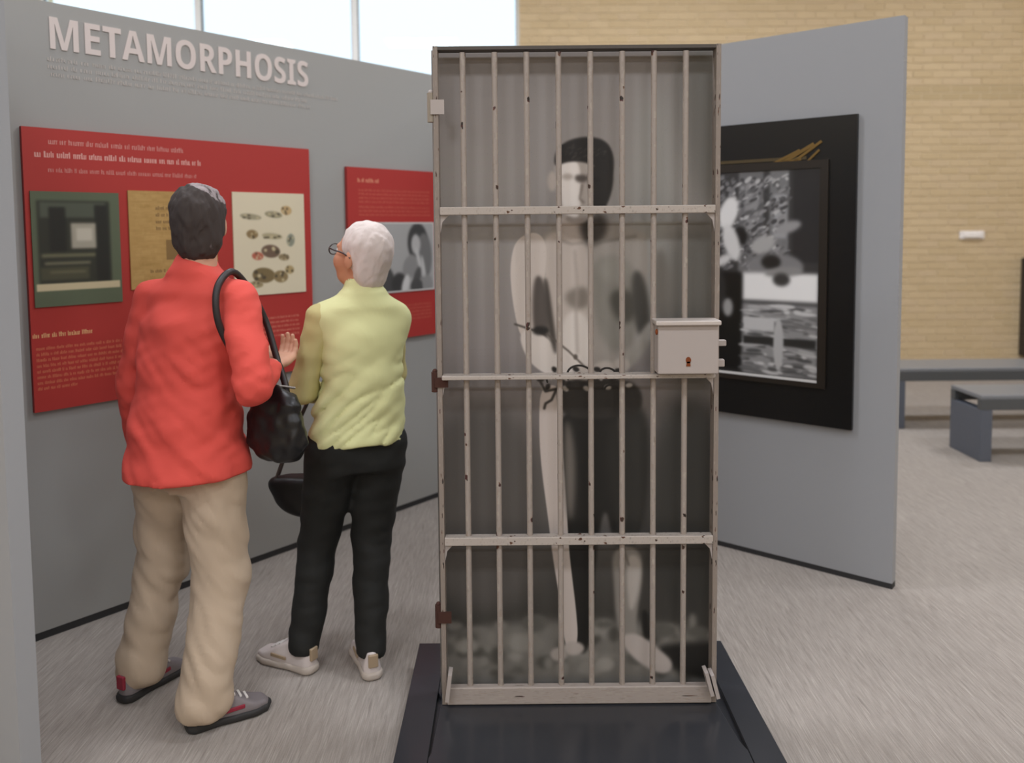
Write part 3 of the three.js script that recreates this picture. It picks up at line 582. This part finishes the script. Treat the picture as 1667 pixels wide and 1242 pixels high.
function shoeParts(person, heel, toe, upperM, soleM, accentM) {
  const dx = toe[0] - heel[0], dz = toe[1] - heel[1], L = 0.26, yaw = Math.atan2(dx, -dz);
  const g = new THREE.Group();
  const prof = [[-0.5, 0.026], [-0.4, 0.034], [-0.15, 0.033], [0.1, 0.041], [0.28, 0.045], [0.42, 0.035], [0.5, 0.014]];
  const half = (t) => { let i = 0; while (i < prof.length - 2 && t > prof[i + 1][0]) i++; return lerp(prof[i][1], prof[i + 1][1], smooth(prof[i][0], prof[i + 1][0], t)); };
  const topH = (t) => lerp(0.098, 0.042, smooth(-0.15, 0.38, t)) - 0.012 * smooth(0.38, 0.5, t);
  const inShoe = (x, y, z, pad, y0, y1) => { const t = clamp(-z / L, -0.5, 0.5), w = half(t) + pad, end = Math.abs(z) - L * 0.5 - pad; return smax(smax(Math.abs(x) - w * (1 - 0.35 * smooth(0.03, 0.1, y)), end, 0.02), Math.max(y0 - y, y - y1(t)), 0.012); };
  const up = meshField((x, y, z) => inShoe(x, y, z, -0.003, 0.016, topH), [-0.065, -0.005, -0.15], [0.065, 0.125, 0.15], 0.0045);
  const so = meshField((x, y, z) => inShoe(x, y, z, 0.004, 0.001, (t) => 0.026 + 0.004 * smooth(-0.2, -0.45, t)), [-0.065, -0.01, -0.15], [0.065, 0.05, 0.15], 0.0045);
  const m = part('shoe', up, upperM, person, [(heel[0] + toe[0]) / 2, 0, (heel[1] + toe[1]) / 2]); m.rotation.y = -yaw;
  part('sole', so, soleM, m);
  if (accentM) { part('heel_tab', rbox(0.034, 0.045, 0.012, 0.004, 0, 0.07, 0.127), accentM, m); for (const s of [-1, 1]) part('stripe', rbox(0.006, 0.012, 0.07, 0.002, s * 0.037, 0.045, -0.005), accentM, m); }
  part('laces', mergeGeometries([0, 1, 2].map((k) => box(0.04, 0.005, 0.007, 0, 0.082 - k * 0.011, -0.012 - k * 0.02))), mat('#d9d4d0', 0.8), m);
  return m;
}

// --- person in the coral jacket, seen from behind
{
  const O = [-1.05, 0, -2.64], W = (x, y, z) => [x - O[0], y - O[1], z - O[2]];
  const p = thing('person', 'person in a coral-red jacket and khaki trousers seen from behind, black bag on shoulder', 'person', O);
  const skin = mat('#c99a80', 0.6), coral = mat('#db5147', 0.8), khaki = mat('#bba893', 0.85);
  const yaw = 0.36, head = W(-1.015, 1.578, -2.668);
  const lS = W(-1.185, 1.325, -2.70), lE = W(-1.262, 1.05, -2.69), lW = W(-1.268, 0.815, -2.735), rS = W(-0.868, 1.335, -2.585), rE = W(-0.795, 1.075, -2.475), rW = W(-0.790, 1.100, -2.675);
  const hipL = W(-1.145, 0.80, -2.68), kneeL = W(-1.20, 0.42, -2.715), ankL = W(-1.262, 0.08, -2.668), hipR = W(-0.975, 0.80, -2.61), kneeR = W(-0.958, 0.42, -2.60), ankR = W(-0.978, 0.08, -2.475);
  const tc = (y, x, z) => [y, x - O[0], z - O[2]];
  // body: one continuous surface from head to ankles; hands on finer grids
  const HF = frame(head, -0.22, 0.0), hf = headField(HF);
  const inner = union([loft([[0.78, ...tc(0, -1.06, -2.64).slice(1), 0.14, 0.095], [1.02, ...tc(0, -1.05, -2.64).slice(1), 0.125, 0.085], [1.30, ...tc(0, -1.03, -2.645).slice(1), 0.14, 0.08], [1.40, ...tc(0, -1.02, -2.65).slice(1), 0.07, 0.06]], yaw),
    cap(lS, lE, 0.035, 0.03), cap(lE, lW, 0.03, 0.022), cap(rS, rE, 0.035, 0.03), cap(rE, rW, 0.03, 0.022), cap(hipL, kneeL, 0.07, 0.045), cap(kneeL, ankL, 0.042, 0.03), cap(hipR, kneeR, 0.07, 0.045), cap(kneeR, ankR, 0.042, 0.03), cap(W(-1.02, 1.38, -2.65), W(-1.015, 1.50, -2.65), 0.05, 0.05)], 0.03);
  const LH = frame(lW, 1.9, 0.1, 0.05), RH = frame(rW, 0.30, 1.85, 0.0);
  const lh = handField(LH, -1, 0.55), rh = handField(RH, -1, 0.85);
  const hb = bounds([head], 0.19), lb = bounds([lW, LH.toWorld([0, -0.17, 0]), LH.toWorld([0, -0.1, -0.06])], 0.06), rb = bounds([rW, RH.toWorld([0, -0.17, 0]), RH.toWorld([0, -0.1, -0.06])], 0.06);
  part('body', mergeGeometries([meshField(inner, [-0.36, 0.03, -0.3], [0.36, 1.5, 0.3], 0.011), meshField(hf, ...hb, 0.0042), meshField(lh, ...lb, 0.0032), meshField(rh, ...rb, 0.0032)]), skin, p);
  for (const s of [-1, 1]) { const e = HF.toWorld([s * 0.03, 0, -0.083]); const w = part('eye', new THREE.SphereGeometry(0.011, 14, 10), mat('#f0ece6', 0.2), p, e); const q = HF.toWorld([s * 0.03, 0, -0.0925]); part('iris', new THREE.SphereGeometry(0.0045, 10, 8), mat('#3b2a1e', 0.2), w, [q[0] - e[0], q[1] - e[1], q[2] - e[2]]); }
  // hair: short, full at the crown; a paler patch at the crown over the dark tone
  const hairShape = (pad) => { const a = ell([0, 0.036, 0.020], [0.086 + pad, 0.094 + pad, 0.100 + pad]), b = ell([0, -0.045, 0.050], [0.076 + pad, 0.085, 0.058 + pad]);
    return (x, y, z) => { const q = HF.toLocal(x, y, z); const n = 0.006 * noise(q[0] * 38, q[1] * 16, q[2] * 38) + 0.0035 * noise(q[0] * 95, q[1] * 30, q[2] * 95); let d = smin(a(...q), b(...q), 0.04) + n; d = smax(d, -(q[2] + 0.052 + 0.45 * Math.max(0, -q[1]) * 1.2) + Math.max(0, q[1] - 0.05) * 1.4, 0.02); return d; }; };
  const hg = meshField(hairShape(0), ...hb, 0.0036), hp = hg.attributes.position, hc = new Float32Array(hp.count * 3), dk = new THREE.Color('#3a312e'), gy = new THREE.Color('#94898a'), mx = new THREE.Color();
  for (let i = 0; i < hp.count; i++) {                      // strand-wise mix of a dark and a paler tone, palest round the crown
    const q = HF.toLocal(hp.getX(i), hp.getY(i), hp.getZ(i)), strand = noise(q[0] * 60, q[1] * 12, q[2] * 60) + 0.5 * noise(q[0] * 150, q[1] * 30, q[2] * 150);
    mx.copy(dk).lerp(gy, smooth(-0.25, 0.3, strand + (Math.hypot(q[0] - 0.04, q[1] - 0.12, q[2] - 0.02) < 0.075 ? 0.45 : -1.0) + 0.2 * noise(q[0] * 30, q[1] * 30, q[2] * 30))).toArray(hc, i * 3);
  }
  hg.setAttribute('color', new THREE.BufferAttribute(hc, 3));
  part('hair', hg, mat('#ffffff', 0.75, { vertexColors: true }), p, [0, 0, 0], 'short dark hair, paler at the crown');
  // jacket
  const torso = loft([[0.755, ...W(-1.062, 0, -2.622).filter((_, k) => k !== 1), 0.207, 0.182], [0.90, ...W(-1.066, 0, -2.63).filter((_, k) => k !== 1), 0.187, 0.155], [1.06, ...W(-1.06, 0, -2.635).filter((_, k) => k !== 1), 0.170, 0.125], [1.24, ...W(-1.035, 0, -2.64).filter((_, k) => k !== 1), 0.188, 0.122], [1.345, ...W(-1.025, 0, -2.645).filter((_, k) => k !== 1), 0.155, 0.092], [1.405, ...W(-1.018, 0, -2.652).filter((_, k) => k !== 1), 0.075, 0.068]], yaw);
  const sl = [cap(lS, lE, 0.064, 0.056), cap(lE, lW, 0.056, 0.044), cap(rS, rE, 0.066, 0.062), cap(rE, [lerp(rE[0], rW[0], 0.86), lerp(rE[1], rW[1], 0.86), lerp(rE[2], rW[2], 0.86)], 0.062, 0.045)];
  const collar = cap(W(-1.018, 1.385, -2.652), W(-1.016, 1.432, -2.656), 0.074, 0.066);
  const sh = [cap(W(-1.02, 1.375, -2.65), lS, 0.05, 0.055), cap(W(-1.02, 1.38, -2.65), rS, 0.05, 0.057)];
  const jacket = (x, y, z) => {
    let d = torso(x, y, z); for (const s of sh) d = smin(d, s(x, y, z), 0.06); d = smin(d, collar(x, y, z), 0.03);
    for (const s of sl) d = smin(d, s(x, y, z), 0.022);
    d += 0.014 * noise(x * 6, y * 10 + x * 5, z * 6) + 0.011 * (0.5 - Math.abs(noise(x * 7 + 4, y * 15 + x * 12, z * 7))) * smooth(1.32, 1.1, y) + 0.005 * noise(x * 14, y * 26 - x * 10, z * 14);
    d = smax(d, 0.762 + 0.08 * (x + 0.2) * 0.4 - y, 0.006);
    return d;
  };
  part('jacket', meshField((x, y, z) => smax(jacket(x, y, z), -(cap(W(-1.018, 1.40, -2.652), W(-1.016, 1.50, -2.66), 0.05, 0.056)(x, y, z)), 0.008), [-0.34, 0.70, -0.3], [0.36, 1.48, 0.3], 0.0085), coral, p, [0, 0, 0], 'coral-red jacket with a stand collar');
  // trousers
  const tr = [loft([[0.72, ...W(-1.065, 0, -2.645).filter((_, k) => k !== 1), 0.155, 0.12], [0.90, ...W(-1.065, 0, -2.64).filter((_, k) => k !== 1), 0.150, 0.115]], yaw), cap(hipL, kneeL, 0.108, 0.080), cap(kneeL, ankL, 0.080, 0.078), cap(hipR, kneeR, 0.104, 0.086), cap(kneeR, ankR, 0.086, 0.082)];
  part('trousers', meshField((x, y, z) => {
    let d = smin(tr[0](x, y, z), smin(tr[1](x, y, z), tr[2](x, y, z), 0.03), 0.05); d = smin(d, smin(tr[3](x, y, z), tr[4](x, y, z), 0.03), 0.03);
    d += 0.012 * noise(x * 7, y * 9 + x * 7, z * 7) + 0.013 * (0.5 - Math.abs(noise(x * 9, y * 14 + x * 16, z * 9))) - 0.004; return smax(smax(d, 0.035 - y, 0.006), y - 0.79, 0.01);
  }, [-0.36, 0.01, -0.3], [0.28, 0.95, 0.36], 0.009), khaki, p, [0, 0, 0], 'loose khaki trousers');
  const shoeM = mat('#7b7476', 0.7), dark = mat('#2b2a2a', 0.7), acc = mat('#8e2438', 0.6);
  shoeParts(p, [-1.292 - O[0], -2.605 - O[2]], [-1.19 - O[0], -2.815 - O[2]], shoeM, dark, acc);
  shoeParts(p, [-1.010 - O[0], -2.445 - O[2]], [-0.815 - O[0], -2.575 - O[2]], shoeM, dark, acc);
}
// shoulder bag of the person in coral
{
  const b = thing('shoulder_bag', 'slouchy black leather shoulder bag under the elbow of the coral jacket', 'bag', [-0.762, 0.798, -2.60]);
  const leather = mat('#121214', 0.38), ya = -0.45, c = Math.cos(ya), s = Math.sin(ya);
  const g = meshField((x, y, z) => {
    const u = x * c - z * s, q = x * s + z * c, t = clamp(y / 0.27, 0, 1), w = lerp(0.118, 0.085, t * t), d = lerp(0.062, 0.03, t);
    let e = (Math.pow(Math.pow(Math.abs(u / w), 2.6) + Math.pow(Math.abs(q / d), 2.2), 1 / 2.4) - 1) * d; e = smax(e, Math.abs(y - 0.135) - 0.135, 0.09);
    return e + 0.007 * noise(x * 16, y * 14, z * 16) + 0.004 * noise(x * 30, y * 30, z * 30);
  }, [-0.17, -0.02, -0.17], [0.17, 0.31, 0.17], 0.006);
  part('bag_body', g, leather, b);
  part('strap', tube([[-0.05, 0.25, 0.0], [-0.10, 0.36, 0.075], [-0.135, 0.48, 0.12], [-0.142, 0.575, 0.098], [-0.128, 0.622, 0.02], [-0.115, 0.59, -0.06], [-0.07, 0.46, -0.13], [-0.02, 0.33, -0.09], [0.025, 0.24, -0.03], [0.03, 0.215, -0.015]], 0.011, 60, 8), mat('#241c1d', 0.5), b);
  part('zip', tube([[-0.06, 0.243, 0.025], [0, 0.252, 0.0], [0.055, 0.240, -0.028]], 0.004, 12, 6), mat('#8a8684', 0.35, { metalness: 0.7 }), b, [0, 0, 0], 'thin metal zip');
}
// --- person in the lime vest, seen from behind, head turned left
{
  const O = [-0.57, 0, -2.86], W = (x, y, z) => [x - O[0], y - O[1], z - O[2]], XZ = (x, z) => [x - O[0], z - O[2]];
  const p = thing('person', 'white-haired person in a lime-green vest and black trousers seen from behind, face turned left', 'person', O);
  const skin = mat('#cf9274', 0.6), lime = mat('#dedfa6', 0.78), sleeveM = mat('#c9bf86', 0.8), black = mat('#131412', 0.8), hairM = mat('#ddd0cb', 0.7);
  const yaw = -0.42, head = W(-0.53, 1.458, -2.905);
  const lS = W(-0.668, 1.245, -2.845), lE = W(-0.748, 0.985, -2.865), lW = W(-0.690, 0.925, -3.075), rS = W(-0.445, 1.215, -2.985), rE = W(-0.455, 1.0, -3.08), rW = W(-0.56, 0.945, -3.16);
  const hipL = W(-0.640, 0.77, -2.87), kneeL = W(-0.712, 0.42, -2.905), ankL = W(-0.748, 0.08, -2.80), hipR = W(-0.487, 0.77, -2.935), kneeR = W(-0.522, 0.42, -2.92), ankR = W(-0.505, 0.08, -2.775);
  const HF = frame(head, -1.02, 0.22), hf = headField(HF), hb = bounds([head], 0.19);
  const inner = union([loft([[0.76, ...XZ(-0.56, -2.905), 0.13, 0.09], [1.0, ...XZ(-0.535, -2.905), 0.115, 0.08], [1.22, ...XZ(-0.53, -2.905), 0.12, 0.075], [1.31, ...XZ(-0.53, -2.905), 0.06, 0.055]], yaw),
    cap(lS, lE, 0.033, 0.028), cap(lE, lW, 0.028, 0.02), cap(rS, rE, 0.033, 0.028), cap(rE, rW, 0.028, 0.02), cap(hipL, kneeL, 0.062, 0.045), cap(kneeL, ankL, 0.042, 0.03), cap(hipR, kneeR, 0.062, 0.045), cap(kneeR, ankR, 0.042, 0.03), cap(W(-0.53, 1.28, -2.905), W(-0.53, 1.40, -2.905), 0.05, 0.048)], 0.03);
  const LH = frame(lW, 0.75, 1.45, 0), RH = frame(rW, -1.3, 1.45, 0), lh = handField(LH, 1, 0.6), rh = handField(RH, -1, 0.6);
  const lb = bounds([lW, LH.toWorld([0, -0.17, 0]), LH.toWorld([0, -0.1, -0.06])], 0.06), rb = bounds([rW, RH.toWorld([0, -0.17, 0]), RH.toWorld([0, -0.1, -0.06])], 0.06);
  part('body', mergeGeometries([meshField(inner, [-0.32, 0.03, -0.36], [0.3, 1.4, 0.24], 0.011), meshField(hf, ...hb, 0.004), meshField(lh, ...lb, 0.0032), meshField(rh, ...rb, 0.0032)]), skin, p);
  for (const s of [-1, 1]) { const e = HF.toWorld([s * 0.03, 0, -0.083]); const w = part('eye', new THREE.SphereGeometry(0.011, 14, 10), mat('#f0ece6', 0.2), p, e); const q = HF.toWorld([s * 0.03, 0, -0.0925]); part('iris', new THREE.SphereGeometry(0.0045, 10, 8), mat('#4a5a66', 0.2), w, [q[0] - e[0], q[1] - e[1], q[2] - e[2]]); }
  const ha = ell([0, 0.036, 0.018], [0.083, 0.092, 0.100]), hb2 = ell([0, -0.045, 0.050], [0.070, 0.075, 0.052]);
  part('hair', meshField((x, y, z) => { const q = HF.toLocal(x, y, z); let d = smin(ha(...q), hb2(...q), 0.04) + 0.004 * noise(q[0] * 40, q[1] * 18, q[2] * 40) + 0.002 * noise(q[0] * 110, q[1] * 40, q[2] * 110); return smax(d, -(q[2] + 0.050 + Math.min(0, q[1]) * 0.9) - Math.max(0, q[1] - 0.05) * 1.4 * 0.6, 0.015); }, ...hb, 0.004), hairM, p, [0, 0, 0], 'short white hair');
  const gl = [];
  for (const s of [-1, 1]) { const t = new THREE.TorusGeometry(0.023, 0.0022, 8, 24).scale(1.1, 0.85, 1); t.translate(s * 0.031, -0.001, -0.108); gl.push(t.toNonIndexed()); gl.push(tube([[s * 0.056, 0.004, -0.108], [s * 0.074, 0.006, -0.075], [s * 0.081, 0.006, -0.02], [s * 0.082, -0.004, 0.02]], 0.003, 20, 6).toNonIndexed()); }
  gl.push(tube([[-0.008, 0.004, -0.110], [0, 0.007, -0.112], [0.008, 0.004, -0.110]], 0.002, 8, 6).toNonIndexed());
  const gm = part('glasses', mergeGeometries(gl), mat('#2a1616', 0.35), p, head, 'thin dark glasses'); gm.rotation.set(0.22, 1.02, 0, 'YXZ');
  // vest and sleeves
  const torso = loft([[0.77, ...XZ(-0.562, -2.905), 0.178, 0.135], [0.90, ...XZ(-0.553, -2.905), 0.164, 0.122], [1.03, ...XZ(-0.54, -2.905), 0.145, 0.110], [1.17, ...XZ(-0.533, -2.905), 0.150, 0.108], [1.27, ...XZ(-0.53, -2.905), 0.130, 0.085], [1.325, ...XZ(-0.53, -2.905), 0.074, 0.068]], yaw);
  const sh = [cap(W(-0.53, 1.30, -2.905), W(-0.655, 1.245, -2.85), 0.047, 0.056), cap(W(-0.53, 1.30, -2.905), W(-0.428, 1.228, -2.95), 0.047, 0.057)], collar = cap(W(-0.53, 1.31, -2.905), W(-0.535, 1.350, -2.908), 0.070, 0.062);
  part('vest', meshField((x, y, z) => {
    let d = torso(x, y, z); for (const s of sh) d = smin(d, s(x, y, z), 0.05); d = smin(d, collar(x, y, z), 0.025);
    d += 0.006 * noise(x * 7, y * 9, z * 7) + 0.024 * (0.35 - Math.sqrt(Math.abs(noise(x * 5 + 2, y * 16 - x * 12, z * 5)))) * smooth(1.18, 0.96, y) + 0.006 * smooth(1.18, 0.96, y) + 0.004 * noise(x * 8, y * 22 + x * 9, z * 8);
    d = smax(d, 0.795 + 0.02 * noise(x * 6, 1, z * 6) - y, 0.006); return smax(d, -cap(W(-0.53, 1.32, -2.905), W(-0.535, 1.45, -2.91), 0.048, 0.054)(x, y, z), 0.008);
  }, [-0.3, 0.72, -0.26], [0.3, 1.40, 0.2], 0.008), lime, p, [0, 0, 0], 'lime-green vest with a small stand collar');
  const slv = (a, b, c2) => { const f1 = cap(a, b, 0.052, 0.047), f2 = cap(b, [lerp(b[0], c2[0], 0.8), lerp(b[1], c2[1], 0.8), lerp(b[2], c2[2], 0.8)], 0.047, 0.035); const [mn, mx] = bounds([a, b, c2], 0.07); return meshField((x, y, z) => smin(f1(x, y, z), f2(x, y, z), 0.03) + 0.007 * noise(x * 12, y * 20, z * 12), mn, mx, 0.0075); };
  part('sleeve', slv(lS, lE, lW), sleeveM, p, [0, 0, 0], 'yellow-green sleeve'); part('sleeve', slv(rS, rE, rW), sleeveM, p, [0, 0, 0], 'yellow-green sleeve');
  const tr = [loft([[0.70, ...XZ(-0.558, -2.905), 0.150, 0.115], [0.88, ...XZ(-0.556, -2.905), 0.138, 0.105]], yaw), cap(hipL, kneeL, 0.100, 0.070), cap(kneeL, ankL, 0.070, 0.053), cap(hipR, kneeR, 0.100, 0.072), cap(kneeR, ankR, 0.072, 0.053)];
  part('trousers', meshField((x, y, z) => {
    let d = smin(tr[0](x, y, z), smin(tr[1](x, y, z), tr[2](x, y, z), 0.02), 0.05); d = smin(d, smin(tr[3](x, y, z), tr[4](x, y, z), 0.02), 0.025);
    d += 0.006 * noise(x * 9, y * 12 + x * 6, z * 9) + 0.005 * noise(x * 12, y * 26, z * 12); return smax(smax(d, 0.065 - y, 0.006), y - 0.84, 0.01);
  }, [-0.34, 0.04, -0.28], [0.26, 0.92, 0.26], 0.0085), black, p, [0, 0, 0], 'slim black trousers');
  const shoeM = mat('#cfc5c2', 0.7), sole = mat('#b7aca2', 0.75);
  shoeParts(p, [-0.700 - O[0], -2.768 - O[2]], [-0.935 - O[0], -2.895 - O[2]], shoeM, sole, mat('#a38f76', 0.7));
  shoeParts(p, [-0.490 - O[0], -2.722 - O[2]], [-0.580 - O[0], -2.950 - O[2]], shoeM, sole, mat('#a38f76', 0.7));
}
{
  const b = thing('handbag', 'small rounded black handbag hanging in front of the black trousers', 'bag', [-0.80, 0.48, -3.02]);
  part('bag_body', meshField((x, y, z) => { const t = clamp(y / 0.16, 0, 1), w = 0.125 * Math.sqrt(Math.max(0.02, 1 - (1 - t) * (1 - t) * 0.95)); let e = (Math.pow(Math.pow(Math.abs(x / w), 2.4) + Math.pow(Math.abs(z / 0.05), 2.2), 1 / 2.3) - 1) * 0.05; return smax(e, Math.abs(y - 0.075) - 0.075, 0.03) + 0.003 * noise(x * 20, y * 20, z * 20); }, [-0.17, -0.02, -0.09], [0.17, 0.18, 0.09], 0.0055), mat('#0e0e10', 0.5), b);
  for (const s of [-1, 1]) part('strap', tube([[-0.09, 0.14, s * 0.02], [-0.04, 0.27, s * 0.02], [0.05, 0.46, s * 0.015], [0.075, 0.495, s * 0.004], [0.085, 0.44, s * 0.015], [0.085, 0.28, s * 0.02], [0.09, 0.14, s * 0.02]], 0.005, 40, 6), mat('#4c423f', 0.6), b);
}

scene.traverse((o) => { if (o.isMesh) { o.castShadow = true; o.receiveShadow = true; } if (o.isLight && o.shadow) o.castShadow = true; });
renderer.render(scene, camera);
